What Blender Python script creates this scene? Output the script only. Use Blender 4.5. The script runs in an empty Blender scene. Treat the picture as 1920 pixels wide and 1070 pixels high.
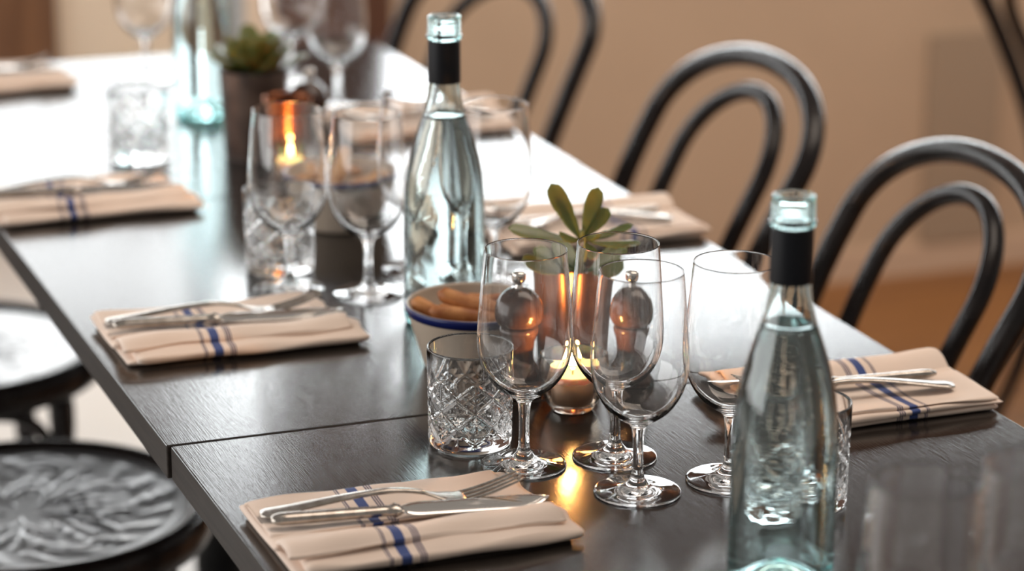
import bpy, bmesh, math, random
from mathutils import Vector, Matrix
from math import pi, sin, cos, tan
random.seed(4)
S = bpy.context.scene
C = S.collection
ZT = 0.75                     # height of the table top

# ------------------------------------------------------------------ camera
F_PX = 5034.0
cd = bpy.data.cameras.new('camera'); cam = bpy.data.objects.new('camera', cd); C.objects.link(cam)
cd.sensor_width = 36.0; cd.lens = F_PX / 1920 * 36.0
cd.clip_start = 0.05; cd.clip_end = 60
Rv = Vector((0.93225946, -0.36173509, 0.00632614)); Uv = Vector((0.09799041, 0.26929459, 0.95805966)); Fv = Vector((0.34826739, 0.89254028, -0.286499))
m = Matrix((Rv, Uv, -Fv)).transposed().to_4x4(); m.translation = Vector((-0.504, -2.082, ZT + 0.7775)); cam.matrix_world = m
cd.dof.use_dof = True; cd.dof.focus_distance = 2.21; cd.dof.aperture_fstop = 3.3; cd.dof.aperture_blades = 0
S.camera = cam
# ------------------------------------------------------------------ render look
S.view_settings.view_transform = 'Standard'; S.view_settings.look = 'None'
S.view_settings.gamma = 1.0; S.view_settings.use_curve_mapping = False; S.view_settings.exposure = 0.0
cy = S.cycles
cy.max_bounces = 20; cy.transmission_bounces = 18; cy.glossy_bounces = 8; cy.diffuse_bounces = 4; cy.transparent_max_bounces = 8
cy.caustics_reflective = False; cy.caustics_refractive = True; cy.blur_glossy = 1.0
cy.sample_clamp_indirect = 15.0; cy.use_denoising = True
# ------------------------------------------------------------------ world
W = bpy.data.worlds.new('world'); S.world = W; W.use_nodes = True
W.node_tree.nodes['Background'].inputs[0].default_value = (1.0, 0.93, 0.86, 1)
W.node_tree.nodes['Background'].inputs[1].default_value = 0.31
# ------------------------------------------------------------------ daylight outside the windows, and an added warm fill
def area(name, loc, rot, sx, sy, radiance, col):
    l = bpy.data.lights.new(name, 'AREA'); l.shape = 'RECTANGLE'; l.size = sx; l.size_y = sy
    l.energy = radiance * 4 * pi * sx * sy; l.color = col
    o = bpy.data.objects.new(name, l); C.objects.link(o); o.location = loc; o.rotation_euler = rot
    return o
area('daylight_right_windows', (3.0, 2.95, ZT + 0.62), (pi/2, 0, pi), 4.4, 1.5, 2.2, (0.93, 0.98, 1.0)).rotation_euler = (-pi/2, 0, 0)
area('daylight_left_windows', (-0.6, 4.1, ZT + 0.75), (-pi/2, 0, 0), 4.6, 2.6, 1.1, (0.95, 0.985, 1.0))
area('daylight_side_window', (-3.0, 1.4, ZT + 0.75), (0, -pi/2, 0), 2.0, 5.0, 0.8, (1.0, 0.98, 0.96))

fr = area('warm_wall_fill', (1.7, 0.3, 3.1), (0, 0, 0), 2.6, 1.6, 1.15, (1.0, 0.85, 0.72))  # added fill that lifts the back wall and napkins, not a fixture
fr.rotation_euler = (Vector((2.0, 2.0, 0.4)) - Vector((1.7, 0.3, 3.1))).to_track_quat('-Z', 'Y').to_euler()
# ------------------------------------------------------------------ node materials
def mat(name, col, rough=0.5, metal=0.0, spec=0.5, **kw):
    M = bpy.data.materials.new(name); M.use_nodes = True
    b = M.node_tree.nodes['Principled BSDF']
    b.inputs['Base Color'].default_value = (*col, 1); b.inputs['Roughness'].default_value = rough
    b.inputs['Metallic'].default_value = metal; b.inputs['Specular IOR Level'].default_value = spec
    for k, v in kw.items(): b.inputs[k.replace('_', ' ')].default_value = v
    return M
def nd(M, t, **kw):
    n = M.node_tree.nodes.new(t)
    for k, v in kw.items(): setattr(n, k, v)
    return n
def lk(M, a, b): M.node_tree.links.new(a, b)
def vary(M, colA, colB, scale=(1, 1, 1), nscale=5.0, lo=0.35, hi=0.65, detail=4.0, bump=0.0, bdist=0.001, bscale=None, rlo=None, rhi=None, coords='Object'):
    """noise mix of two colours, optional bump and roughness variation"""
    b = M.node_tree.nodes['Principled BSDF']
    tc = nd(M, 'ShaderNodeTexCoord'); mp = nd(M, 'ShaderNodeMapping'); mp.inputs['Scale'].default_value = scale
    lk(M, tc.outputs[coords], mp.inputs[0])
    n = nd(M, 'ShaderNodeTexNoise'); n.inputs['Scale'].default_value = nscale; n.inputs['Detail'].default_value = detail
    lk(M, mp.outputs[0], n.inputs['Vector'])
    r = nd(M, 'ShaderNodeValToRGB'); r.color_ramp.elements[0].position = lo; r.color_ramp.elements[1].position = hi
    r.color_ramp.elements[0].color = (*colA, 1); r.color_ramp.elements[1].color = (*colB, 1)
    lk(M, n.outputs['Fac'], r.inputs[0]); lk(M, r.outputs[0], b.inputs['Base Color'])
    if bump:
        n2 = n
        if bscale:
            n2 = nd(M, 'ShaderNodeTexNoise'); n2.inputs['Scale'].default_value = bscale; n2.inputs['Detail'].default_value = 3
            lk(M, mp.outputs[0], n2.inputs['Vector'])
        bp = nd(M, 'ShaderNodeBump'); bp.inputs['Strength'].default_value = bump; bp.inputs['Distance'].default_value = bdist
        lk(M, n2.outputs['Fac'], bp.inputs['Height']); lk(M, bp.outputs[0], b.inputs['Normal'])
    if rlo is not None:
        mr = nd(M, 'ShaderNodeMapRange'); mr.inputs['To Min'].default_value = rlo; mr.inputs['To Max'].default_value = rhi
        lk(M, n.outputs['Fac'], mr.inputs[0]); lk(M, mr.outputs[0], b.inputs['Roughness'])
    return M

MW = vary(mat('dark_stained_oak', (0.02, 0.016, 0.014), 0.3), (0.010, 0.008, 0.007), (0.020, 0.016, 0.0135), (170, 9.0, 1), 5.0, 0.3, 0.62, 4, bump=0.32, bdist=0.0003, rlo=0.12, rhi=0.20)
MW_X = vary(mat('dark_stained_oak_edge', (0.05, 0.04, 0.035), 0.5, spec=0.2), (0.012, 0.009, 0.0075), (0.026, 0.020, 0.017), (60, 3.0, 60), 4.0, 0.3, 0.62, 6, bump=0.3, bdist=0.0006)
MBK = vary(mat('black_lacquered_beech', (0.012, 0.009, 0.009), 0.24, spec=0.3), (0.007, 0.005, 0.005), (0.014, 0.010, 0.009), (1, 1, 1), 40, bump=0.05, bdist=0.0005)
MSEAT = mat('black_pressed_seat', (0.055, 0.055, 0.06), 0.32, spec=1.0, Coat_Weight=1.0, Coat_Roughness=0.18)
MLEG = mat('black_painted_metal', (0.012, 0.012, 0.012), 0.5)
MNAP_C = (0.87, 0.70, 0.585)
MMET = vary(mat('brushed_cutlery_steel', (0.62, 0.56, 0.50), 0.22, 1.0), (0.36, 0.32, 0.28), (0.50, 0.46, 0.42), (1, 1, 1), 120, rlo=0.16, rhi=0.30)
MBLADE = mat('polished_blade_steel', (0.72, 0.68, 0.64), 0.12, 1.0)
MSIL = mat('silver_knob', (0.75, 0.70, 0.65), 0.12, 1.0)
MMILL = vary(mat('dark_walnut_mill', (0.03, 0.016, 0.012), 0.16), (0.022, 0.010, 0.007), (0.055, 0.026, 0.017), (8, 8, 1), 14)
MPOT = vary(mat('bronze_glazed_pot', (0.16, 0.08, 0.045), 0.28, 0.9), (0.20, 0.09, 0.05), (0.42, 0.19, 0.09), (1, 1, 1), 25, bump=0.1, bdist=0.001)
MPOT2 = vary(mat('brown_stoneware', (0.10, 0.065, 0.05), 0.5), (0.05, 0.03, 0.023), (0.12, 0.078, 0.06), (1, 1, 1), 30, bump=0.2, bdist=0.001)
MCOP = vary(mat('aged_copper', (0.55, 0.22, 0.10), 0.25, 0.9), (0.20, 0.07, 0.035), (0.55, 0.21, 0.09), (1, 1, 1), 18)
MSOIL = vary(mat('potting_soil', (0.03, 0.02, 0.015), 0.9), (0.015, 0.01, 0.008), (0.05, 0.035, 0.025), (1, 1, 1), 150, bump=0.8, bdist=0.003)
MLEAF = vary(mat('succulent_leaf', (0.10, 0.16, 0.035), 0.32, Subsurface_Weight=0.08), (0.042, 0.078, 0.015), (0.12, 0.15, 0.035), (1, 1, 1), 28, bump=0.1, bdist=0.0008)
MSTEM = mat('succulent_stem', (0.14, 0.17, 0.06), 0.5)
MBOWL = vary(mat('cream_enamel', (0.74, 0.66, 0.56), 0.28), (0.50, 0.41, 0.32), (0.60, 0.50, 0.41), (1, 1, 1), 14)
MRIM = mat('blue_enamel_rim', (0.008, 0.015, 0.11), 0.3)
MSTICK = vary(mat('baked_breadstick', (0.55, 0.24, 0.08), 0.6), (0.28, 0.085, 0.022), (0.55, 0.24, 0.08), (1, 1, 1), 60, bump=0.4, bdist=0.001)
MCRISP = vary(mat('baked_cracker', (0.5, 0.27, 0.12), 0.65), (0.32, 0.14, 0.05), (0.60, 0.36, 0.17), (1, 1, 1), 50, bump=0.5, bdist=0.002)
MSLV = mat('black_neck_sleeve', (0.005, 0.006, 0.009), 0.4, spec=0.2)
MWAX = mat('candle_wax', (0.85, 0.70, 0.52), 0.45, Subsurface_Weight=0.8, Subsurface_Scale=0.012)
MCUP = mat('tealight_cup', (0.32, 0.24, 0.19), 0.4, 0.3)
MWICK = mat('wick', (0.02, 0.015, 0.01), 0.9)
MFL = bpy.data.materials.new('flame'); MFL.use_nodes = True
_n = MFL.node_tree; _n.nodes.clear(); _e = _n.nodes.new('ShaderNodeEmission'); _o = _n.nodes.new('ShaderNodeOutputMaterial')
_e.inputs[0].default_value = (1.0, 0.55, 0.17, 1); _e.inputs[1].default_value = 300; _n.links.new(_e.outputs[0], _o.inputs[0])

def glass(name, tint=(1, 1, 1), rough=0.0, ior=1.5, absorb=None, density=0.0, wet=0.0):
    M = bpy.data.materials.new(name); M.use_nodes = True; t = M.node_tree
    b = t.nodes['Principled BSDF']
    b.inputs['Base Color'].default_value = (*tint, 1); b.inputs['Roughness'].default_value = rough
    b.inputs['IOR'].default_value = ior; b.inputs['Transmission Weight'].default_value = 1.0
    if density:
        v = nd(M, 'ShaderNodeVolumeAbsorption'); v.inputs['Color'].default_value = (*absorb, 1); v.inputs['Density'].default_value = density
        lk(M, v.outputs[0], t.nodes['Material Output'].inputs['Volume'])
    if wet:
        tc = nd(M, 'ShaderNodeTexCoord')
        vo = nd(M, 'ShaderNodeTexVoronoi'); vo.inputs['Scale'].default_value = 130
        lk(M, tc.outputs['Object'], vo.inputs['Vector'])
        no = nd(M, 'ShaderNodeTexNoise'); no.inputs['Scale'].default_value = 22; no.inputs['Detail'].default_value = 3
        lk(M, tc.outputs['Object'], no.inputs['Vector'])
        mr = nd(M, 'ShaderNodeMapRange'); mr.inputs['From Min'].default_value = 0.05; mr.inputs['From Max'].default_value = 0.35; mr.inputs['To Min'].default_value = 1; mr.inputs['To Max'].default_value = 0
        lk(M, vo.outputs['Distance'], mr.inputs[0])
        mu = nd(M, 'ShaderNodeMath', operation='MULTIPLY'); lk(M, mr.outputs[0], mu.inputs[0]); lk(M, no.outputs['Fac'], mu.inputs[1])
        bp = nd(M, 'ShaderNodeBump'); bp.inputs['Strength'].default_value = wet; bp.inputs['Distance'].default_value = 0.0012
        lk(M, mu.outputs[0], bp.inputs['Height']); lk(M, bp.outputs[0], b.inputs['Normal'])
    return M
GL = glass('clear_glass', (0.985, 0.985, 0.985))
GCUT = glass('cut_crystal', (0.98, 0.985, 0.985))
GBOT = glass('aqua_bottle_glass', (0.97, 0.995, 0.995), ior=1.5, absorb=(0.30, 0.86, 0.86), density=42, wet=0.05)
GWAT = glass('water', (0.985, 0.995, 1.0), ior=1.33)
GAMB = glass('smoky_candle_glass', (0.95, 0.88, 0.80))

# ------------------------------------------------------------------ mesh helpers
def mesh(name, V, Fc, m, parent=None, smooth=True, loc=None, mats=None, fmat=None):
    me = bpy.data.meshes.new(name); me.from_pydata([tuple(v) for v in V], [], Fc); me.validate(); me.update()
    for x in (mats or [m]): me.materials.append(x)
    bm = bmesh.new(); bm.from_mesh(me); bmesh.ops.recalc_face_normals(bm, faces=bm.faces) 
    bm.to_mesh(me); bm.free()
    for p in me.polygons: p.use_smooth = smooth
    o = bpy.data.objects.new(name, me); C.objects.link(o)
    if parent: o.parent = parent
    if loc is not None: o.location = loc
    return o
def merge(*parts):
    V, Fc = [], []
    for v, f in parts:
        k = len(V); V += list(v); Fc += [[i + k for i in q] for q in f]
    return V, Fc
def xf(part, M): return [M @ Vector(v) for v in part[0]], part[1]
def lathe(prof, n=64, closed=False):
    """revolve (r,z); a point with r=0 becomes a pole"""
    V, Fc, rows = [], [], []
    for r, z in prof:
        if r < 1e-7: rows.append([len(V)]); V.append((0, 0, z))
        else:
            rows.append(list(range(len(V), len(V) + n))); V += [(r*cos(2*pi*i/n), r*sin(2*pi*i/n), z) for i in range(n)]
    seq = list(zip(rows, rows[1:])) + ([(rows[-1], rows[0])] if closed else [])
    for a, b in seq:
        for i in range(n):
            j = (i + 1) % n
            if len(a) == 1 and len(b) == 1: continue
            if len(a) == 1: Fc.append([a[0], b[j], b[i]])
            elif len(b) == 1: Fc.append([a[i], a[j], b[0]])
            else: Fc.append([a[i], a[j], b[j], b[i]])
    return V, Fc
def spline(pts, k=5):
    out = []
    P = [pts[0]] + list(pts) + [pts[-1]]
    for i in range(1, len(P) - 2):
        p0, p1, p2, p3 = [Vector(q) for q in P[i-1:i+3]]
        for s in range(k):
            t = s / k
            out.append(tuple(0.5*((2*p1) + (p2-p0)*t + (2*p0-5*p1+4*p2-p3)*t*t + (3*p1-p0-3*p2+p3)*t**3)))
    out.append(tuple(pts[-1])); return out
def tube(path, rad, n=10, closed=False, cap=True, flat=1.0):
    P = [Vector(p) for p in path]; N = len(P); R = rad if isinstance(rad, (list, tuple)) else [rad]*N
    V, Fc = [], []
    up = Vector((0, 0, 1)); prev = None
    for i in range(N):
        a = P[(i-1) % N] if closed or i > 0 else P[0]; b = P[(i+1) % N] if closed or i < N-1 else P[-1]
        d = (b - a).normalized()
        if prev is None: u = d.cross(up if abs(d.z) < 0.9 else Vector((1, 0, 0))).normalized()
        else: u = (prev - d*prev.dot(d)).normalized()
        prev = u; w = d.cross(u)
        V += [P[i] + (u*cos(2*pi*k/n) + w*sin(2*pi*k/n)*flat)*R[i] for k in range(n)]
    for i in range(N if closed else N-1):
        a, b = i*n, ((i+1) % N)*n
        for k in range(n): Fc.append([a+k, a+(k+1) % n, b+(k+1) % n, b+k])
    if cap and not closed: Fc.append(list(range(n))[::-1]); Fc.append(list(range((N-1)*n, N*n)))
    return V, Fc
def loft(st, n=12, e=2.0):
    """st: list of (x, y, z, halfwidth(y), halfthick(z)) sections across x"""
    V, Fc = [], []
    for x, y, z, w, t in st:
        for k in range(n):
            a = 2*pi*k/n; c, s = cos(a), sin(a)
            V.append((x, y + w*math.copysign(abs(c)**(2/e), c), z + t*math.copysign(abs(s)**(2/e), s)))
    N = len(st)
    for i in range(N-1):
        for k in range(n): Fc.append([i*n+k, i*n+(k+1) % n, (i+1)*n+(k+1) % n, (i+1)*n+k])
    Fc.append(list(range(n))[::-1]); Fc.append(list(range((N-1)*n, N*n)))
    return V, Fc
def box(x0, x1, y0, y1, z0, z1):
    V = [(x, y, z) for z in (z0, z1) for y in (y0, y1) for x in (x0, x1)]
    return V, [[0, 2, 3, 1], [4, 5, 7, 6], [0, 1, 5, 4], [2, 6, 7, 3], [0, 4, 6, 2], [1, 3, 7, 5]]
def bevel(o, w=0.002, seg=2):
    b = o.modifiers.new('bevel', 'BEVEL'); b.width = w; b.segments = seg; b.limit_method = 'ANGLE'
def thing(name, label, cat, loc=(0, 0, 0), rz=0, group=None):
    o = bpy.data.objects.new(name, None); C.objects.link(o); o.location = loc; o.rotation_euler = (0, 0, rz); o.empty_display_size = 0.05
    return tag(o, label, cat, group)
def tag(o, label, cat, group=None):
    o['label'] = label; o['category'] = cat
    if group: o['group'] = group
    return o
def struct(name, part, m):
    o = mesh(name, *part, m, smooth=False); o['kind'] = 'structure'; return o
def kids(o): return [c for c in C.objects if c.parent is o]
def dup(root, loc, rz=None, label=None, group=None):
    r = root.copy(); C.objects.link(r); r.location = loc
    if rz is not None: r.rotation_euler = (0, 0, rz)
    if label: r['label'] = label
    if group: r['group'] = group
    for ch in kids(root):
        c = ch.copy(); C.objects.link(c); c.parent = r
        for g in kids(ch):
            d = g.copy(); C.objects.link(d); d.parent = c
    return r

# ------------------------------------------------------------------ the room
M_WALL = vary(mat('tan_plaster', (0.6, 0.42, 0.29), 0.8), (0.555, 0.405, 0.285), (0.60, 0.44, 0.31), (1, 1, 1), 3, bump=0.05, bdist=0.002, bscale=80)
M_CREAM = vary(mat('cream_plaster', (0.66, 0.54, 0.42), 0.8), (0.58, 0.51, 0.42), (0.63, 0.555, 0.46), (1, 1, 1), 3)
M_SKIRT = mat('tan_skirting', (0.66, 0.48, 0.35), 0.5)
M_PANEL = mat('grey_brown_panel', (0.40, 0.30, 0.215), 0.7)
M_DOOR = vary(mat('brown_timber', (0.22, 0.10, 0.045), 0.5), (0.10, 0.042, 0.016), (0.165, 0.075, 0.030), (12, 12, 1), 4)
M_POST = vary(mat('dark_brown_timber', (0.10, 0.04, 0.02), 0.5), (0.07, 0.026, 0.014), (0.13, 0.055, 0.03), (12, 12, 1), 4)
M_FLOOR = vary(mat('warm_oak_floor', (0.30, 0.14, 0.05), 0.4), (0.22, 0.085, 0.022), (0.36, 0.155, 0.045), (1, 12, 1), 1.5, 0.3, 0.7, 5, bump=0.05, bdist=0.001, rlo=0.35, rhi=0.5)
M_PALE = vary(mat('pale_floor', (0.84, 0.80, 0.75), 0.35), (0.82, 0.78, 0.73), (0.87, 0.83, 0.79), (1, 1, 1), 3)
M_FRAME = mat('white_window_frame', (0.75, 0.72, 0.68), 0.4)
WY, RY = 2.49, 3.60           # back wall plane on the right, and of the deeper bay on the left
struct('floor', box(1.0, 5.2, -2.6, RY+0.3, -0.05, 0.0), M_FLOOR)
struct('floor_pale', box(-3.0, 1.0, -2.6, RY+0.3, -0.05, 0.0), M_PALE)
# right back wall: below the sill, above the windows
wb = box(0.81, 5.2, WY, WY+0.16, 0.0, ZT+0.13)
struct('wall_back_upper', merge(box(0.81, 5.2, WY, WY+0.16, ZT+0.92, ZT+2.0), box(-3.0, 1.4, RY, RY+0.16, ZT+1.20, ZT+2.0)), M_POST)
struct('wall_back', wb, M_WALL)
struct('wall_back_bay', merge(box(0.65, 1.01, RY, RY+0.16, 0.0, ZT+0.16), box(1.13, 1.4, RY, RY+0.16, 0.0, ZT+0.16), box(1.01, 1.13, RY, RY+0.16, 0.0, ZT-0.60)), M_CREAM)
struct('baseboard_back', merge(box(1.03, 5.2, WY-0.018, WY-0.0005, 0.0, 0.055), box(1.03, 5.2, WY-0.012, WY-0.0005, 0.055, 0.062)), M_SKIRT)
struct('trim_1', box(0.81, 1.03, WY-0.03, WY-0.0005, 0.0, ZT+2.0), M_POST)
o = struct('trim_2', merge(box(2.16, 2.32, WY-0.02, WY-0.0005, 0.064, ZT-0.262)), M_PANEL)
struct('door_1', merge(box(-3.0, 0.65, RY-0.03, RY, 0.0, ZT+0.16), box(-2.9, 0.55, RY-0.045, RY-0.03, 0.1, ZT+0.05)), M_DOOR)
def window(name, x0, x1, y, z0, z1, nm):
    bars = [box(x0, x1, y+0.04, y+0.10, z0, z0+0.03), box(x0, x1, y+0.04, y+0.10, z1-0.03, z1)]
    for i in range(nm+1):
        xx = x0 + (x1-x0)*i/nm; bars.append(box(xx-0.014, xx+0.014, y+0.04, y+0.10, z0+0.03, z1-0.03))
    w = struct(name, merge(*bars), M_FRAME)
    p = mesh('window_pane', *box(x0+0.014, x1-0.014, y+0.068, y+0.072, z0+0.03, z1-0.03), GL, w, smooth=False)
    return w
window('window_1', 0.84, 5.2, WY, ZT+0.13, ZT+0.92, 3)
window('window_2', -3.0, 1.4, RY, ZT+0.16, ZT+1.20, 3)

# ------------------------------------------------------------------ tables
def add_table(y0, y1, label, dx=0.0):
    t = thing('dining_table', label, 'table', (0.35+dx, (y0+y1)/2, 0), 0, 'dark tables pushed end to end')
    hx, hy = 0.3505, (y1-y0)/2 - 0.0012
    top = mesh('tabletop', *box(-hx, hx, -hy, hy, ZT-0.030, ZT), MW, t, smooth=False, mats=[MW, MW_X]); bevel(top, 0.0016, 3)
    for p in top.data.polygons:
        if abs(p.normal.z) < 0.5: p.material_index = 1
    mesh('under_frame', *merge(box(-.05, .05, -.25, .25, ZT-.06, ZT-.0302), box(-.22, .22, -.05, .05, ZT-.06, ZT-.0302)), MLEG, t, smooth=False)
    mesh('pedestal_column', *lathe([(0, .03), (.034, .03), (.034, ZT-.061), (0, ZT-.061)], 40), MLEG, t)
    ft = mesh('pedestal_base', *box(-.13, .13, -.2, .2, 0.0, .029), MLEG, t, smooth=False); bevel(ft, .006)
    return t
add_table(-0.80, 0.0, 'near dark oak table with the candle glow and full wine glasses cluster', 0.0015)
add_table(0.0, 0.776, 'middle dark oak table under the breadstick bowl and striped napkins', -0.0015)
add_table(0.776, 1.575, 'far dark oak table washed white by window light', 0.0)

# ------------------------------------------------------------------ bentwood chairs
def hoop_profile(w, top, wb, ah, n, z0=0.46, N=14):
    hs = top - ah; pts = []
    for i in range(N):
        k = i/(N-1); pts.append((-(wb+(w-wb)*(1-(1-k)**1.7)), z0+(hs-z0)*k))
    for i in range(1, 32):
        a = pi - pi*i/32; c, s = cos(a), sin(a)
        pts.append((w*math.copysign(abs(c)**(2/n), c), hs+ah*s**(2/n)))
    return pts + [(-u, h) for u, h in pts[:N][::-1]]
def hoop_path(prof, off=0.0):
    out = []
    for u, h in prof:
        x = 0.176*(h-.46) + 0.741*(h-.46)**2 + off; out.append((x, u, h))
    return out
def seat_relief(r, a, R):
    q = r / R
    if q > 0.97: return 0.004
    if q > 0.90: return 0.0
    p = abs(((a*5/pi) % 2) - 1)                       # ten petals
    g = 0.0
    for k, (c0, am) in enumerate(((0.30, 0.42), (0.36, 0.44), (0.42, 0.46), (0.18, 0.30), (0.12, 0.26))):
        edge = c0 + am*(1-(p)**1.5)*0.98
        g += max(0, 1-abs(q-edge)/0.028)
    g += 0.6*max(0, cos(a*30 + 9*q)) * (0.25 < q < 0.62)
    g += 0.7*max(0, cos(a*20 - 14*q)) * (0.66 < q < 0.86)
    return 0.0016*min(g, 1.4) - 0.006*(1-q*q)
def make_chair(label, loc, rz):
    """origin on the floor under the rear of the seat; the seat extends to -x"""
    t = thing('bentwood_chair', label, 'chair', loc, rz, 'black bentwood chairs')
    R = 0.20; cx = -0.175
    V, Fc = [(0, 0, 0.456-0.006)], []
    nr, na = 46, 160
    for i in range(1, nr+1):
        r = (R-0.012)*i/nr
        for j in range(na): a = 2*pi*j/na; V.append((r*cos(a), r*sin(a), 0.456 + seat_relief(r, a, R-0.012)))
    for j in range(na): Fc.append([0, 1+j, 1+(j+1) % na])
    for i in range(nr-1):
        for j in range(na): Fc.append([1+i*na+j, 1+(i+1)*na+j, 1+(i+1)*na+(j+1) % na, 1+i*na+(j+1) % na])
    mesh('seat', V, Fc, MSEAT, t, loc=(cx, 0, 0))
    mesh('seat_ring', *lathe(spline([(R-.026, .425), (R-.004, .422), (R+.004, .428), (R+.005, .446), (R+.001, .460), (R-.006, .4635), (R-.013, .4615), (R-.022, .4560), (R-.026, .446)], 3), 96, True), MBK, t, loc=(cx, 0, 0))
    mesh('back_hoop', *tube(hoop_path(hoop_profile(.203, .837, .134, .099, 2.118, .30)), .0140, 12), MBK, t)
    mesh('inner_hoop', *tube(hoop_path(hoop_profile(.112, .798, .085, .090, 2.0, .45), .010), .0115, 12), MBK, t)
    for s in (-1, 1):
        mesh('leg', *tube(spline([(cx-.12, s*.13, .43), (cx-.125, s*.135, .30), (cx-.135, s*.15, .12), (cx-.15, s*.165, 0.0)], 4), [.015]*5+[.014]*4+[.012]*4, 12), MBK, t)
        mesh('leg', *tube(spline([(0.0, s*.134, .47), (.0, s*.137, .30), (.03, s*.155, .12), (.07, s*.18, 0.0)], 4), [.0135]*9+[.012]*4, 12), MBK, t)
    mesh('leg_ring', *tube([(cx+.155*cos(2*pi*k/48), .148*sin(2*pi*k/48), .20) for k in range(48)], .008, 10, True), MBK, t)
    for s in (-1, 1):
        mesh('seat_brace', *tube(spline([(cx-.125, s*.13, .30), (cx-.09, s*.145, .385), (cx-.02, s*.15, .41), (-.03, s*.142, .385), (.0, s*.137, .30)], 5), .008, 10), MBK, t)
    mesh('front_brace', *tube(spline([(cx-.125, -.13, .30), (cx-.14, -.09, .385), (cx-.145, 0, .412), (cx-.14, .09, .385), (cx-.125, .13, .30)], 5), .008, 10), MBK, t)
    return t
ch0 = make_chair('black bentwood chair nearest the camera on the wall side of the table', (.813, .336, 0), -.06)
dup(ch0, (.822, .866, 0), .005, 'black bentwood chair in the middle of the three on the wall side')
dup(ch0, (.819, 1.609, 0), .364, 'black bentwood chair at the far end, behind the taller upright water bottle')
dup(ch0, (1.86, 1.42, 0), pi, 'black bentwood chair standing away from the table, near the grey wall panel')
dup(ch0, (-.180, .654, 0), pi, 'black bentwood chair with large embossed seat below the nearest napkins')
dup(ch0, (-.166, 1.241, 0), pi, 'black bentwood chair with window-lit pale seat, second on the floor side')

# ------------------------------------------------------------------ napkins and cutlery
def napkin_material():
    M = mat('striped_linen', MNAP_C, 0.85); b = M.node_tree.nodes['Principled BSDF']
    b.inputs['Sheen Weight'].default_value = 0.15
    tc = nd(M, 'ShaderNodeTexCoord'); sx = nd(M, 'ShaderNodeSeparateXYZ'); lk(M, tc.outputs['UV'], sx.inputs[0])
    r = nd(M, 'ShaderNodeValToRGB'); cr = r.color_ramp; cr.interpolation = 'CONSTANT'
    base, thin, blue = (*MNAP_C, 1), (0.10, 0.075, 0.13, 1), (0.012, 0.045, 0.22, 1)
    stops = [(0, base)]
    def band(c, w, col): stops.append((c-w/2, col)); stops.append((c+w/2, base))
    U = lambda mm: 0.30 + mm*0.022          # mm from the blue band, over a 0..1 window of about 45 mm
    for d in (-15.5, -13.4, -11.3): band(U(d), 0.030, thin)
    band(U(0), 0.185, blue)
    for d in (11.3, 13.4, 15.5): band(U(d), 0.030, thin)
    stops = [(max(0, s), c) for s, c in stops]
    while len(cr.elements) > 1: cr.elements.remove(cr.elements[-1])
    cr.elements[0].position = 0; cr.elements[0].color = base
    mr = nd(M, 'ShaderNodeMapRange'); mr.inputs['From Min'].default_value = 0.0; mr.inputs['From Max'].default_value = 1.0
    mr.clamp = True
    lk(M, sx.outputs[0], mr.inputs[0])
    # window: stripe centre sits at ramp 0.5
    mr.inputs['From Min'].default_value = (0.088-0.0227); mr.inputs['From Max'].default_value = (0.088+0.0227)
    for s, c in stops[1:]:
        e = cr.elements.new(min(1, s - 0.30 + 0.5)); e.color = c
    lk(M, mr.outputs[0], r.inputs[0])
    # weave tone
    n = nd(M, 'ShaderNodeTexNoise'); n.inputs['Scale'].default_value = 35; n.inputs['Detail'].default_value = 5
    lk(M, tc.outputs['Object'], n.inputs['Vector'])
    mx = nd(M, 'ShaderNodeMix', data_type='RGBA', blend_type='MULTIPLY'); mx.inputs[0].default_value = 0.31
    lk(M, r.outputs[0], mx.inputs[6]); lk(M, n.outputs['Color'], mx.inputs[7])
    mg = nd(M, 'ShaderNodeMix', data_type='RGBA', blend_type='MIX'); mg.inputs[0].default_value = 0.06
    lk(M, r.outputs[0], mg.inputs[6]); lk(M, n.outputs['Fac'], mg.inputs[7])
    lk(M, mg.outputs[2], b.inputs['Base Color'])
    wv = nd(M, 'ShaderNodeTexNoise'); wv.inputs['Scale'].default_value = 900; wv.inputs['Detail'].default_value = 2
    lk(M, tc.outputs['Object'], wv.inputs['Vector'])
    bp = nd(M, 'ShaderNodeBump'); bp.inputs['Strength'].default_value = 0.35; bp.inputs['Distance'].default_value = 0.0004
    lk(M, wv.outputs['Fac'], bp.inputs['Height']); lk(M, bp.outputs[0], b.inputs['Normal'])
    return M
MNAP = napkin_material()
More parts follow.
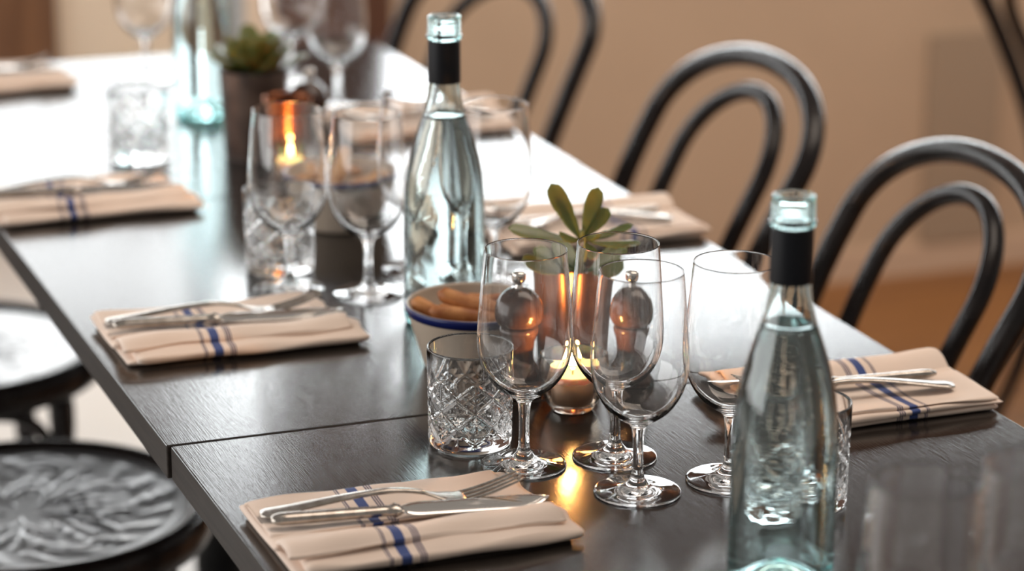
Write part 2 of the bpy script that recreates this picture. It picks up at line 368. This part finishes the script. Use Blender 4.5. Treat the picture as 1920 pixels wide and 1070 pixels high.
def fold(line, t, x0, x1, seed, N=64, wob=1.0, skew=0.0):
    """a folded cloth layer: a rounded strip following LINE (y,z) extruded in x with soft waviness"""
    rnd = random.Random(seed); ph = [rnd.uniform(0, 6.3) for _ in range(8)]
    L = spline([(a, b) for a, b in line], 5) if len(line) > 2 else [(line[0][0]+(line[1][0]-line[0][0])*i/12, line[0][1]+(line[1][1]-line[0][1])*i/12) for i in range(13)]
    M = len(L); ring = []
    for i in range(M):
        a, b = Vector(L[max(0, i-1)]), Vector(L[min(M-1, i+1)]); d = (b-a).normalized(); nrm = Vector((-d.y, d.x))
        ring.append((Vector(L[i]), nrm, d))
    V, Fc = [], []
    def pt(c, x, i):
        s = i/(M-1)
        y = c.x + wob*0.0016*sin(x*26+ph[0]) * 1 + wob*0.0009*sin(x*61+ph[1]+s*2)
        z = c.y + wob*(0.0012*sin(x*31+ph[2]+s*3) + 0.0007*sin(x*73+ph[3]-s*4))*min(1, max(0.15, c.y/0.01))
        return y, max(z, 0.0004)
    cs = []
    for c, nrm, d in ring: cs.append((c + nrm*t/2, 0))
    e, ne, de = ring[-1]
    end1 = [(e + ne*t/2*cos(a) + de*t/2*sin(a), 0) for a in (pi/5, 2*pi/5, 3*pi/5, 4*pi/5)]
    s0, n0, d0 = ring[0]
    end0 = [(s0 - n0*t/2*cos(a) - d0*t/2*sin(a), 0) for a in (pi/5, 2*pi/5, 3*pi/5, 4*pi/5)]
    poly = [c for c, _ in cs] + [c for c, _ in end1] + [c - nrm*t/2 for c, nrm, d in ring[::-1]] + [c for c, _ in end0]
    K = len(poly)
    for j in range(N+1):
        u = j/N; x = x0 + (x1-x0)*u; bul = 1.0
        pinch = 1 - 0.55*max(0, 1-min(u, 1-u)*N/2.0)**2
        for i, c in enumerate(poly):
            cc = c
            mid = ring[min(M-1, i if i < M else max(0, 2*M+4-i-1))][0] if pinch < 1 else c
            if pinch < 1: cc = mid + (c-mid)*pinch
            y, z = pt(cc, x, i % K); V.append((x + skew*(c.x-line[0][0]) + 0.0015*sin(9*c.x*20+ph[4])*(u > .5) , y, z))
    for j in range(N):
        for i in range(K): Fc.append([j*K+i, j*K+(i+1) % K, (j+1)*K+(i+1) % K, (j+1)*K+i])
    # caps as strips
    for base, flip in ((0, False), (N*K, True)):
        top = list(range(M)); bot = [2*M+4-1-i for i in range(M)]
        for i in range(M-1):
            q = [base+top[i], base+top[i+1], base+bot[i+1], base+bot[i]]; Fc.append(q if not flip else q[::-1])
        q = [base+M-1, base+M, base+M+1, base+M+2, base+M+3, base+M+4]; Fc.append(q if not flip else q[::-1])
        q = [base+2*M+4-1, base+2*M+4, base+2*M+5, base+2*M+6, base+2*M+7, base]; Fc.append(q if not flip else q[::-1])
    return V, Fc
def make_napkin(seed, W=0.232):
    lay = [
        fold([(.010, .0032), (.140, .0032)], .0050, .004, W-.004, seed, wob=.5),                                       # bottom layer
        fold([(.050, .0080), (.095, .0074), (.143, .0082)], .0044, .000, W-.010, seed+1),                              # main panel
        fold([(.066, .0112), (.105, .0104), (.139, .0122)], .0026, .003, W-.022, seed+2),                              # upper panel
        fold([(.002, .0068), (.020, .0092), (.048, .0084)], .0078, .012, W+.001, seed+3),                              # front roll
        fold([(.016, .0146), (.026, .0190), (.040, .0178), (.051, .0115)], .0040, .002, W-.010, seed+4),               # raised flap
    ]
    V, Fc = merge(*lay)
    me_o = mesh('napkin', V, Fc, MNAP)
    me = me_o.data; uv = me.uv_layers.new(name='UVMap')
    for l in me.loops: v = me.vertices[l.vertex_index].co; uv.data[l.index].uv = (v.x, v.y)
    return me_o
def fork_parts(t):
    st = []
    for i in range(25):
        s = i/24; x = s*.128
        w = .0062*(1-s)**.8*(.75+.25*cos(s*3)) + .0030 + .0015*max(0, 1-s*5)
        if s < .04: w *= .6 + .4*s/.04
        z = .0028 + .0125*sin(min(1, s/.88)*pi/2)**1.3 - .0035*max(0, (s-.75)/.25)**2
        st.append((x, 0, z, w, .0021 if s < .8 else .0018))
    zneck = st[-1][2]
    mesh('handle', *loft(st, 14, 2.3), MMET, t)
    def zc(s): return zneck - .0065*sin(min(1, s/.40)*pi/2) + .016*max(0, (s-.30)/.70)**1.5
    parts = []
    palm = []
    for i in range(12):
        s = i/11*.42; palm.append((.127+s*.078, 0, zc(s), .0030+.0090*min(1, s/.27)**1.4, .0013))
    parts.append(loft(palm, 14, 2.6))
    for k in range(4):
        y = (k-1.5)*.0068; tn = []
        for i in range(14):
            s = .38 + .62*i/13; tn.append((.127+s*.078, y*(1-.08*(s-.38)), zc(s), .00165*(1-.4*(i/13)**3), .0012*(1-.4*(i/13)**3)))
        parts.append(loft(tn, 8, 2.2))
    mesh('tines', *merge(*parts), MMET, t)
def knife_parts(t):
    st = []
    for i in range(26):
        s = i/25; x = s*.100
        w = .0052 + .0016*(1-s) + (.0022 if .93 < s < .985 else 0) - .003*max(0, 1-s*16)
        st.append((x, 0, .0045, w, (.0042-.0008*s+(.0012 if .93 < s < .985 else 0))*(1-.5*max(0, 1-s*16))))
    st.append((.1015, 0, .0045, .0038, .0022))
    mesh('handle', *loft(st, 14, 2.3), MMET, t)
    bl = []
    for i in range(26):
        s = i/25; w = .0048+.0050*min(1, s/.10)**.7; tip = max(0, (s-.80)/.20); w *= (1-tip**2.2*.93)
        y = -.0016*s + .0046*tip**2
        bl.append((.1005+s*.118, y, .0045, w, .0009*(1-.3*s)))
    mesh('blade', *loft(bl, 12, 1.7), MBLADE, t)
settings = [
    (.012, -.320, 0, 1, 'the nearest striped napkin'),
    (.012, .207, 0, 11, 'the striped napkin by the breadstick bowl'),
    (-.010, .726, 0, 21, 'the blurred napkin beside the far table seam'),
    (-.004, 1.385, 0, 31, 'the farthest napkin in the upper left corner'),
    (.708, -.020, pi, 41, 'the striped napkin behind the near bottle'),
    (.708, .580, pi, 51, 'the napkin behind the small succulent leaves'),
    (.702, 1.112, pi, 61, 'the far napkin behind the taller bottle neck'),
]
nl = ['cream napkin with blue stripes nearest the camera, beside the cut tumbler',
      'cream blue-striped folded napkin left of the breadstick bowl',
      'blurred cream napkin with dark stripes beside the far table seam',
      'blurred pale napkin in the upper left corner of the tables',
      'cream blue-striped napkin at the right edge behind the nearer bottle',
      'pale folded napkin behind the small succulent leaves',
      'blurred folded napkin behind the taller bottle neck']
fk = thing('fork', 'fork', 'fork'); fork_parts(fk); kn = thing('table_knife', 'knife', 'knife'); knife_parts(kn)
first = True
for i, (nx, ny, rz, seed, who) in enumerate(settings):
    n = make_napkin(seed); n.location = (nx, ny, ZT+.0002); n.rotation_euler = (0, 0, rz); tag(n, nl[i], 'napkin', 'striped napkins at each place')
    R = Matrix.Rotation(rz, 4, 'Z')
    pf = Vector((nx, ny, 0)) + R @ Vector((.006 if i < 4 else .030, .106, 0)); pk = Vector((nx, ny, 0)) + R @ Vector((.008 if i < 4 else .034, .083, 0))
    lf, l_k = 'steel fork with upturned tines on ' + who, 'steel knife lying beside the fork on ' + who
    f = fk if first else dup(fk, (0, 0, 0)); k = kn if first else dup(kn, (0, 0, 0)); first = False
    f.location = (pf.x, pf.y, ZT+.0125); f.rotation_euler = (0, 0, rz-(.165 if i < 4 else .10)); tag(f, lf, 'fork', 'forks on the napkins')
    k.location = (pk.x, pk.y, ZT+.0150); k.rotation_euler = (.22, 0, rz-(.145 if i < 4 else .10)); tag(k, l_k, 'knife', 'knives on the napkins')

# ------------------------------------------------------------------ wine glasses
def make_wineglass():
    t = thing('wine_glass', '', 'wine glass')
    foot = spline([(0, .0006), (.020, .0004), (.0338, .0002), (.0351, .0008), (.0346, .0019), (.0290, .0026), (.0190, .0042), (.0115, .0066), (.0085, .0090)], 5)
    stem = spline([(.0085, .0090), (.0056, .0135), (.0045, .022), (.0043, .034), (.0046, .046), (.0056, .0545)], 4)
    bowl = spline([(.0056, .0545), (.0085, .0585), (.015, .0625), (.0245, .0700), (.0325, .0810), (.0375, .0940), (.0392, .1080), (.0388, .1240), (.0368, .1500), (.0342, .1790), (.0337, .1846)], 6)
    rim = [(.0336, .1851), (.0334, .1853), (.0332, .1851), (.0331, .1846)]
    inn = spline([(.0331, .1846), (.0336, .1785), (.0362, .1500), (.0382, .1240), (.0386, .1080), (.0368, .0943), (.0317, .0817), (.0236, .0716), (.0143, .0650), (.006, .0624), (0, .0620)], 6)
    mesh('foot', *lathe(foot, 72), GL, t, fmat=None)
    mesh('stem', *lathe(stem, 72), GL, t)
    mesh('bowl', *lathe(bowl[:-1] + rim[:0] + [bowl[-1]] + rim + inn[1:], 72), GL, t)
    return t
wg = make_wineglass()
# open surfaces: make sure that every normal points out of the glass
for ch in kids(wg):
    me = ch.data; bm = bmesh.new(); bm.from_mesh(me); bm.faces.ensure_lookup_table()
    lo = min(bm.faces, key=lambda f: f.calc_center_median().z) if ch.name.startswith('foot') else None
    if ch.name.startswith('foot'):
        if lo.normal.z > 0: bmesh.ops.reverse_faces(bm, faces=bm.faces)
    elif ch.name.startswith('stem'):
        f = bm.faces[5]; c_ = f.calc_center_median()
        if f.normal.x*c_.x + f.normal.y*c_.y < 0: bmesh.ops.reverse_faces(bm, faces=bm.faces)
    else:
        f = min(bm.faces, key=lambda f: f.calc_center_median().z); c_ = f.calc_center_median()
        if f.normal.z > 0: bmesh.ops.reverse_faces(bm, faces=bm.faces)
    bm.to_mesh(me); bm.free()
WG = [
    (.263, -.146, 'empty wine glass with its foot touching the cut tumbler, in front of the peppermill'),
    (.326, -.235, 'empty wine glass closest to the camera, centre front of the cluster'),
    (.341, -.154, 'empty wine glass standing behind the front one, before the succulent'),
    (.407, -.236, 'empty wine glass half hidden by the nearer water bottle'),
    (.295, .360, 'empty wine glass left of the taller bottle, stem fully visible'),
    (.226, .403, 'empty wine glass in front of the second cut tumbler'),
    (.427, .356, 'empty wine glass just to the right of the taller bottle'),
    (.368, .425, 'blurred wine glass directly behind the taller bottle'),
    (.517, 1.158, 'blurred wine glass at the top beside the far potted succulent'),
    (.327, 1.413, 'blurred wine glass far away above the clear far tumbler'),
    (.505, 1.330, 'blurred wine glass far away behind the potted succulent leaves'),
    (.303, -.722, 'very blurred wine glass in the near foreground, left of two'),
    (.385, -.720, 'very blurred wine glass in the near foreground, right of two'),
]
for i, (x, y, lb) in enumerate(WG):
    g = wg if i == 0 else dup(wg, (0, 0, 0)); g.location = (x, y, ZT+.0004); g.rotation_euler = (0, 0, i*.7); tag(g, lb, 'wine glass', 'stemmed wine glasses')

# ------------------------------------------------------------------ cut tumblers
def make_tumbler():
    n, V, Fc, rows = 240, [], [], []
    H = .086
    def add(zs):
        for r0, z, cut in zs:
            rows.append(list(range(len(V), len(V)+n)))
            for i in range(n):
                a = 2*pi*i/n; d = 0
                if cut:
                    k = 7; p = a*k/(2*pi); q = (z-.010)/.0262
                    for s_ in (-1, 1):
                        f = abs(((p + s_*q) % 1.0) - .5)*2; d = max(d, max(0, (f-.78)/.22))          # broad diagonal cuts
                        f2 = abs(((p*3 + s_*q*3) % 1.0) - .5)*2; win = abs(((p+.5) % 1.0)-.5)*2
                        d = max(d, .5*max(0, (f2-.60)/.40) * (abs((q % 1.0)-.5) + win*.5 < .62))        # fine cross hatching
                    v = abs((p*1.0 % 1.0)-.5)*2; d = max(d, max(0, (v-.88)/.12)*.8)                          # vertical star cut
                    v = abs(((p+.5)*1.0 % 1.0)-.5)*2; d = max(d, max(0, (v-.90)/.10)*.6*(abs((q+.0) % 1.0-.5) > .25))
                    fade = min(1, max(0, (z-.008)/.004))*min(1, max(0, (.064-z)/.004 + .7*sin(p*2*pi)**2)) ; d *= min(1, max(0, fade))
                r = r0 - .00165*d; V.append((r*cos(a), r*sin(a), z))
    outer = [(.022, .0012, 0), (.031, .0006, 0), (.0335, .0008, 0), (.0347, .0022, 0), (.0352, .0045, 0)]
    outer += [(.0353 + .0012*(z/.086), z, 1) for z in [.0065 + .0635*i/90 for i in range(91)]]
    outer += [(.0364, .074, 0), (.0365, .084, 0), (.0363, .0855, 0), (.0357, .0862, 0), (.0350, .0855, 0), (.0348, .084, 0)]
    inner = [(.0346, .074, 0), (.0336, .05, 0), (.0326, .026, 0), (.0315, .0175, 0), (.0285, .0140, 0), (.018, .0128, 0)]
    add(outer + inner)
    c0 = len(V); V.append((0, 0, .0016)); c1 = len(V); V.append((0, 0, .0124))
    for a, b in zip(rows, rows[1:]):
        for i in range(n): Fc.append([a[i], a[(i+1) % n], b[(i+1) % n], b[i]])
    for i in range(n): Fc.append([c0, rows[0][(i+1) % n], rows[0][i]]); Fc.append([c1, rows[-1][i], rows[-1][(i+1) % n]])
    return mesh('cut_glass_tumbler', V, Fc, GCUT)
tb = make_tumbler()
TB = [(.240, -.080, 0, 'cut crystal tumbler standing before the breadstick bowl, in sharp focus'),
      (.238, .476, .4, 'cut crystal tumbler behind a wine glass, past the middle napkin'),
      (.214, .984, .9, 'blurred cut crystal tumbler on the far table left of the pot'),
      (.440, -.302, .2, 'cut tumbler almost wholly hidden behind the nearer water bottle')]
for i, (x, y, a, lb) in enumerate(TB):
    o = tb if i == 0 else dup(tb, (0, 0, 0)); o.location = (x, y, ZT+.0003); o.rotation_euler = (0, 0, a); tag(o, lb, 'tumbler', 'cut crystal tumblers')

# ------------------------------------------------------------------ water bottles
def make_bottle():
    t = thing('water_bottle', '', 'bottle')
    out = spline([(.026, .0005), (.034, .0004), (.0375, .003), (.0388, .009), (.0389, .030), (.0389, .080), (.0387, .110), (.0376, .132), (.0350, .152), (.0300, .172), (.0245, .189), (.0200, .202), (.0168, .215), (.0152, .226), (.0146, .240), (.0143, .262), (.0143, .271)], 4)
    ring = [(.0143, .2725), (.0165, .2735), (.0173, .2752), (.0165, .2768), (.0148, .2776)]
    for k in range(3):
        z = .2790 + k*.0036; ring += [(.0150, z), (.0160, z+.0009), (.0160, z+.0017), (.0150, z+.0026)]
    ring += [(.0150, .2905), (.0156, .2915), (.0157, .2930), (.0150, .2942), (.0138, .2946), (.0124, .2942), (.0117, .2928)]
    inn = spline([(.0117, .2928), (.0116, .262), (.0120, .238), (.0135, .222), (.0170, .206), (.0215, .190), (.0272, .173), (.0322, .153), (.0348, .132), (.0357, .110), (.0359, .080), (.0359, .030), (.0352, .012), (.0310, .0070)], 4)
    punt_i = spline([(.0310, .0070), (.024, .0110), (.015, .0200), (.007, .0255), (0, .0275)], 4)
    punt_o = spline([(0, .0235), (.007, .0220), (.015, .0165), (.022, .0080), (.026, .0005)], 4)
    mesh('glass_body', *lathe(punt_o + out[1:] + ring + inn[1:] + punt_i[1:], 88), GBOT, t)
    e = .00025; wz = .2015
    wi = [(r+e, z) for r, z in inn if z < wz-.002]
    rs = .0183
    wat = [(0, wz-.0012), (rs*.6, wz-.0012), (rs*.92, wz-.0008), (rs+e, wz)] + wi + [(max(0, r), z-e) for r, z in punt_i[1:]]
    mesh('water', *lathe(wat, 88), GWAT, t)
    mesh('neck_sleeve', *lathe([(.01435, .2322), (.0156, .2320), (.0157, .2330), (.0155, .250), (.0153, .2700), (.0152, .2716), (.01435, .2718)], 72, True), MSLV, t)
    return t
bt = make_bottle()
BT = [(.3447, -.4514, 0, 'aqua glass water bottle with black neck sleeve nearest the camera'),
      (.3372, .2536, 1.0, 'aqua glass water bottle with black neck sleeve behind the breadstick bowl'),
      (.346, 1.178, 2.0, 'blurred aqua water bottle on the far table left of the pot')]
for ch in kids(bt):
    for v in ch.data.vertices: v.co.z *= 1.015
for i, (x, y, a, lb) in enumerate(BT):
    o = bt if i == 0 else dup(bt, (0, 0, 0)); o.location = (x, y, ZT+.0003); o.rotation_euler = (0, 0, a); tag(o, lb, 'bottle', 'aqua water bottles')

# ------------------------------------------------------------------ bowls of breadsticks
def make_bowl(loc, label):
    t = thing('enamel_bowl', label, 'bowl', loc, 0, 'enamel bowls with a blue rim')
    out = spline([(0, .0015), (.040, .0015), (.0445, .0006), (.0470, .0030), (.0510, .0160), (.0565, .0330), (.0610, .0480), (.0635, .0580), (.0634, .0596), (.0624, .0602)], 5)
    inn = spline([(.0612, .0596), (.0590, .0480), (.0545, .0330), (.0490, .0170), (.0430, .0060), (.030, .0042), (0, .0040)], 5)
    mesh('bowl_body', *lathe(out + inn, 72), MBOWL, t)
    mesh('blue_rim', *lathe([(.0618, .0515), (.0626, .0515), (.0640, .0570), (.0642, .0590), (.0634, .0602), (.0626, .0600), (.0632, .0580)], 72, True), MRIM, t)
    return t
B1 = (.3175, .116); B2 = (.352, .625)
make_bowl((*B1, ZT+.0003), 'cream enamel bowl with blue rim holding breadsticks, before the taller bottle')
make_bowl((*B2, ZT+.0003), 'blurred cream enamel bowl with blue rim behind the left wine glasses')
def stick(bx, by, a, b, r, lb, grp, m):
    A, B = Vector(a), Vector(b); N = 18; path, rad = [], []
    rnd = random.Random(int(a[0]*1e4)+int(b[1]*1e4))
    p1, p2 = rnd.uniform(0, 6), rnd.uniform(0, 6)
    for i in range(N+1):
        s = i/N; e = min(s, 1-s)*(A-B).length/r
        q = A.lerp(B, s); path.append(q + Vector((0, .0008*sin(5*s+p1), .0012*sin(4*s+p2)))); rad.append(r*(1+.07*sin(9*s+p2))*math.sqrt(max(.03, 1-(1-min(1, e))**2)))
    o = mesh('breadstick' if m is MSTICK else 'cracker', *tube(path, rad, 14, flat=(1.0 if m is MSTICK else .5)), m, loc=(bx, by, ZT))
    return tag(o, lb, 'breadstick' if m is MSTICK else 'cracker', grp)
ST = [((-.058, -.002, .0605), (.010, -.030, .0360), .0068, 'breadstick whose end sticks out farthest over the bowl rim'),
      ((-.042, -.024, .0590), (.044, -.030, .0470), .0066, 'breadstick nearest the camera, low along the blue rim'),
      ((-.034, .000, .0690), (.044, -.014, .0480), .0080, 'thick pale breadstick lying on top of the others in the near bowl'),
      ((-.010, .026, .0560), (.042, .020, .0560), .0062, 'breadstick at the back of the near bowl, lying level'),
      ((-.036, .012, .0470), (.034, .010, .0420), .0064, 'breadstick underneath the others in the near bowl'),
      ((.012, .034, .0520), (.048, .000, .0600), .0060, 'short breadstick crossing behind the wine glass in the near bowl')]
def lat(v): return (v[0]*.932+v[1]*.362, -v[0]*.362+v[1]*.932, v[2])
for a, b, rr, lb in ST: stick(*B1, lat(a), lat(b), rr, lb, 'breadsticks in the near bowl', MSTICK)
CK = [((-.046, .004), .050, .4, 'leftmost cracker in the blurred far bowl'), ((.040, -.012), .050, 1.2, 'rightmost cracker in the blurred far bowl'),
      ((-.020, -.034), .050, 2.0, 'cracker nearest the camera in the blurred far bowl'), ((.012, .030), .052, 2.8, 'cracker at the back of the blurred far bowl'),
      ((.016, -.030), .052, .1, 'cracker leaning on the near right rim of the far bowl'), ((-.020, .022), .054, 1.7, 'cracker at the rear left of the far bowl'),
      ((-.006, -.004), .068, .9, 'topmost cracker standing up from the far bowl')]
for (x, y), z, an, lb in CK:
    ca, sa = cos(an)*.020, sin(an)*.020; up = .016 if z > .06 else .004
    stick(*B2, (x-ca, y-sa, z-up), (x+ca, y+sa, z+up), .010, lb, 'crackers in the far bowl', MCRISP)

# ------------------------------------------------------------------ peppermills
def make_mill():
    t = thing('pepper_mill', '', 'pepper mill')
    mesh('mill_body', *lathe(spline([(0, 0), (.0205, 0), (.0222, .003), (.0218, .009), (.0180, .016), (.0150, .024), (.0143, .034), (.0152, .044), (.0178, .052), (.0185, .056), (.0150, .0585), (0, .059)], 5), 56), MMILL, t)
    mesh('turning_head', *lathe(spline([(0, .0592), (.0150, .0592), (.0205, .0620), (.0232, .0680), (.0230, .0750), (.0190, .0840), (.0110, .0905), (.0050, .0920), (0, .0921)], 5), 56), MMILL, t)
    mesh('knob', *lathe(spline([(0, .0915), (.0040, .0918), (.0030, .0945), (.0034, .0960), (.0060, .0980), (.0066, .1010), (.0063, .1045), (.0040, .1060), (0, .1062)], 5), 40), MSIL, t)
    return t
pm = make_mill()
for ch in kids(pm):
    for v in ch.data.vertices: v.co.z *= 1.07
for i, (x, y, lb) in enumerate([(.3246, .0260, 'dark pepper mill with silver knob seen through the left wine glass'),
                                (.4204, -.0050, 'dark pepper mill with silver knob seen through the front wine glass'),
                                (.400, .900, 'blurred black pepper mill behind the left pair of wine glasses')]):
    o = pm if i == 0 else dup(pm, (0, 0, 0)); o.location = (x, y, ZT+.0003); tag(o, lb, 'pepper mill', 'dark pepper mills')

# ------------------------------------------------------------------ tealights
def make_holder():
    t = thing('tealight_holder', '', 'candle holder')
    out = spline([(0, .0010), (.013, .0008), (.0165, .0004), (.0190, .0022), (.0235, .0090), (.0272, .0190), (.0288, .0310), (.0286, .0400), (.0280, .0480)], 5)
    inn = spline([(.0266, .0482), (.0271, .0400), (.0273, .0310), (.0257, .0195), (.0222, .0105), (.019, .0072), (.012, .0068), (0, .0067)], 5)
    mesh('glass_cup', *lathe(out + [(.0278, .0489), (.0273, .0492), (.0268, .0489)] + inn, 72), GAMB, t)
    return t
def make_tealight():
    c = thing('tealight_candle', '', 'candle')
    mesh('metal_cup', *lathe([(0, .0), (.0178, .0), (.0184, .001), (.0186, .0200), (.0183, .0202), (.0180, .0195), (.0178, .0012), (0, .0010)], 56), MCUP, c)
    mesh('wax', *lathe(spline([(0, .0012), (.0172, .0012), (.0177, .003), (.0177, .0240), (.0170, .0258), (.0150, .0256), (.008, .0246), (0, .0244)], 3), 56), MWAX, c)
    mesh('wick', *tube([(0, 0, .0244), (.0003, 0, .028), (.0012, 0, .031)], .0007, 8), MWICK, c)
    mesh('flame', *lathe(spline([(0, .0285), (.0022, .0305), (.0032, .0335), (.0028, .0375), (.0016, .0420), (0, .0470)], 5), 24), MFL, c)
    return c
TL = [(.354, -.030, 'clear rounded glass candle holder with a lit tealight, behind the front glasses', 'lit tealight in the near candle holder behind the front glasses', .85),
      (.346, .796, 'blurred candle holder far behind the left wine glasses', 'lit tealight glowing far behind the left wine glasses', .6)]
th = make_holder(); tc_ = make_tealight()
for i, (x, y, lb, lb2, pw) in enumerate(TL):
    h = th if i == 0 else dup(th, (0, 0, 0)); h.location = (x, y, ZT+.0003); tag(h, lb, 'candle holder', 'tealight holders')
    c = tc_ if i == 0 else dup(tc_, (0, 0, 0)); c.location = (x, y, ZT+.0074); tag(c, lb2, 'candle', 'tealights')
    l = bpy.data.lights.new('candle_light', 'POINT'); l.energy = pw; l.color = (1.0, .44, .12); l.shadow_soft_size = .0025
    o = bpy.data.objects.new('candle_light', l); C.objects.link(o); o.location = (x, y, ZT+.0074+.0515)

# ------------------------------------------------------------------ pots and succulents
def leaf(base, tip, w, th=.0028, curl=.15, normal=None):
    A, B = Vector(base), Vector(tip); d = B-A; L = d.length; d.normalize()
    side = d.cross(Vector(normal) if normal else Vector((0, 0, 1)))
    if side.length < .1: side = Rv.copy()
    side.normalize(); nrm = side.cross(d).normalized(); V, Fc = [], []; N, K = 14, 12
    for i in range(N+1):
        s = i/N
        ww = w*.5*(.16 + .84*(sin(min(1, (s/.68)**1.3)*pi/2)))*math.sqrt(max(.0, 1-max(0, (s-.70)/.30)**2.6)) + .0003
        tt = th*(.45+.55*sin(pi*min(1, s*1.1)))*math.sqrt(max(.02, 1-s**6))
        c = A + d*L*s + nrm*(-curl*L*(s*(1-s))*1.6)
        for k in range(K):
            a = 2*pi*k/K; cup = .25*ww*(cos(a)**2)
            V.append(c + side*ww*cos(a) + nrm*(tt*sin(a)*.5 + cup))
    for i in range(N):
        for k in range(K): Fc.append([i*K+k, i*K+(k+1) % K, (i+1)*K+(k+1) % K, (i+1)*K+k])
    Fc.append(list(range(K))[::-1]); Fc.append(list(range(N*K, (N+1)*K)))
    return V, Fc
def make_pot(label, loc, m, r0, r1, H, name='plant_pot'):
    t = thing(name, label, 'potted plant', loc)
    mesh('pot', *lathe(spline([(0, 0), (r0-.003, 0), (r0, .002), (r0+(r1-r0)*.5, H*.5), (r1, H-.004), (r1-.0006, H), (r1-.004, H-.001), (r1-.005, H-.012)], 4) + [(0, H-.013)], 64), m, t)
    mesh('soil', *lathe([(0, H-.009), (r1*.5, H-.0085), (r1-.0062, H-.0105), (r1-.0062, H-.0125), (0, H-.0128)], 40), MSOIL, t)
    return t
# near plant: hub about 13 cm above the table
p1 = make_pot('small succulent with upright paddle leaves in a bronze pot behind the candle', (.4010, .0900, ZT+.0003), MPOT, .029, .034, .096, 'potted_succulent')
hub = Vector((-.001, -.026, .126))
def off(rx, uz, dep=0.0): return hub + Vector((Rv.x, Rv.y, 0)).normalized()*rx + Vector((0, 0, 1))*uz + Vector((Fv.x, Fv.y, 0)).normalized()*dep
view = (-Fv.x, -Fv.y, .35)
mesh('stem', *merge(tube(spline([(0, 0, .068), (.002, -.004, .09), tuple(hub + Vector((0, 0, -.010))), tuple(hub + Vector((.001, 0, .008)))], 4), [.0042]*5+[.003]*4+[.0022]*4, 10)), MSTEM, p1)
LV = [(-.028, .048, .010, .0165, view), (-.066, .012, -.012, .017, (0.1, -.5, .8)), (.015, .046, .006, .015, view), (.047, .010, .010, .011, (0, -.3, .9)),
      (.054, .001, -.020, .012, (0, -.3, .9)), (.025, .023, .018, .013, (0, -.6, .6)), (-.016, .022, .020, .012, view), (.020, .012, -.024, .013, (0, -.5, .7)),
      (-.020, .008, -.022, .012, (0, -.5, .7)), (.010, -.010, -.030, .012, view)]
for rx, uz, dp, w, nr in LV:
    b = off(rx*.05, uz*.05 - .002, 0); mesh('leaf', *leaf(b, off(rx, uz, dp), w, normal=nr), MLEAF, p1)
low = [(-.054, -.016, -.020, .022), (.038, -.024, -.012, .023), (-.020, -.012, .030, .018), (.042, -.014, .026, .018), (-.042, -.016, .024, .018)]
for rx, uz, dp, w in low:
    b = off(rx*.08, -.030, 0); mesh('leaf', *leaf(b, off(rx, uz, dp), w, normal=(0, -.5, .85)), MLEAF, p1)
# far plant
p2 = make_pot('blurred bushy succulent in a brown stoneware pot on the far table', (.349, .958, ZT+.0003), MPOT2, .036, .041, .105, 'potted_succulent')
rnd = random.Random(5)
h2 = Vector((.004, 0, .100))
mesh('stem', *tube([(0, 0, .09), (.003, 0, .115)], .005, 8), MSTEM, p2)
for i in range(22):
    a = i*2.399; el = .15 + 1.1*(i/22); L = .046 + .014*rnd.random()
    b = h2 + Vector((cos(a)*.008, sin(a)*.008, .006*rnd.random()))
    mesh('leaf', *leaf(b, b + Vector((cos(a)*cos(el), sin(a)*cos(el), sin(el)*.8+.10))*L*1.05, .024, .004, normal=(-cos(a)*.5, -sin(a)*.5, .9)), MLEAF, p2)
# copper cup on the far table
o = mesh('copper_cup', *lathe(spline([(0, .0), (.022, .0), (.0245, .003), (.0270, .040), (.0285, .086), (.0290, .089), (.0275, .0885), (.0262, .080), (.0245, .030), (.021, .004), (0, .003)], 5), 64), MCOP, loc=(.362, .860, ZT+.0003))
tag(o, 'blurred copper cup glowing orange behind the left wine glasses', 'cup')
# light of the flames refracted by the holders
for o in C.objects:
    if o.name.startswith('glass_cup'): o.cycles.is_caustics_caster = True
    if o.name.startswith(('tabletop', 'pot', 'mill_body', 'turning_head', 'leaf', 'enamel', 'bowl_body', 'napkin', 'copper_cup')): o.cycles.is_caustics_receiver = True
    if o.name.startswith('candle_light'): o.data.cycles.is_caustics_light = True
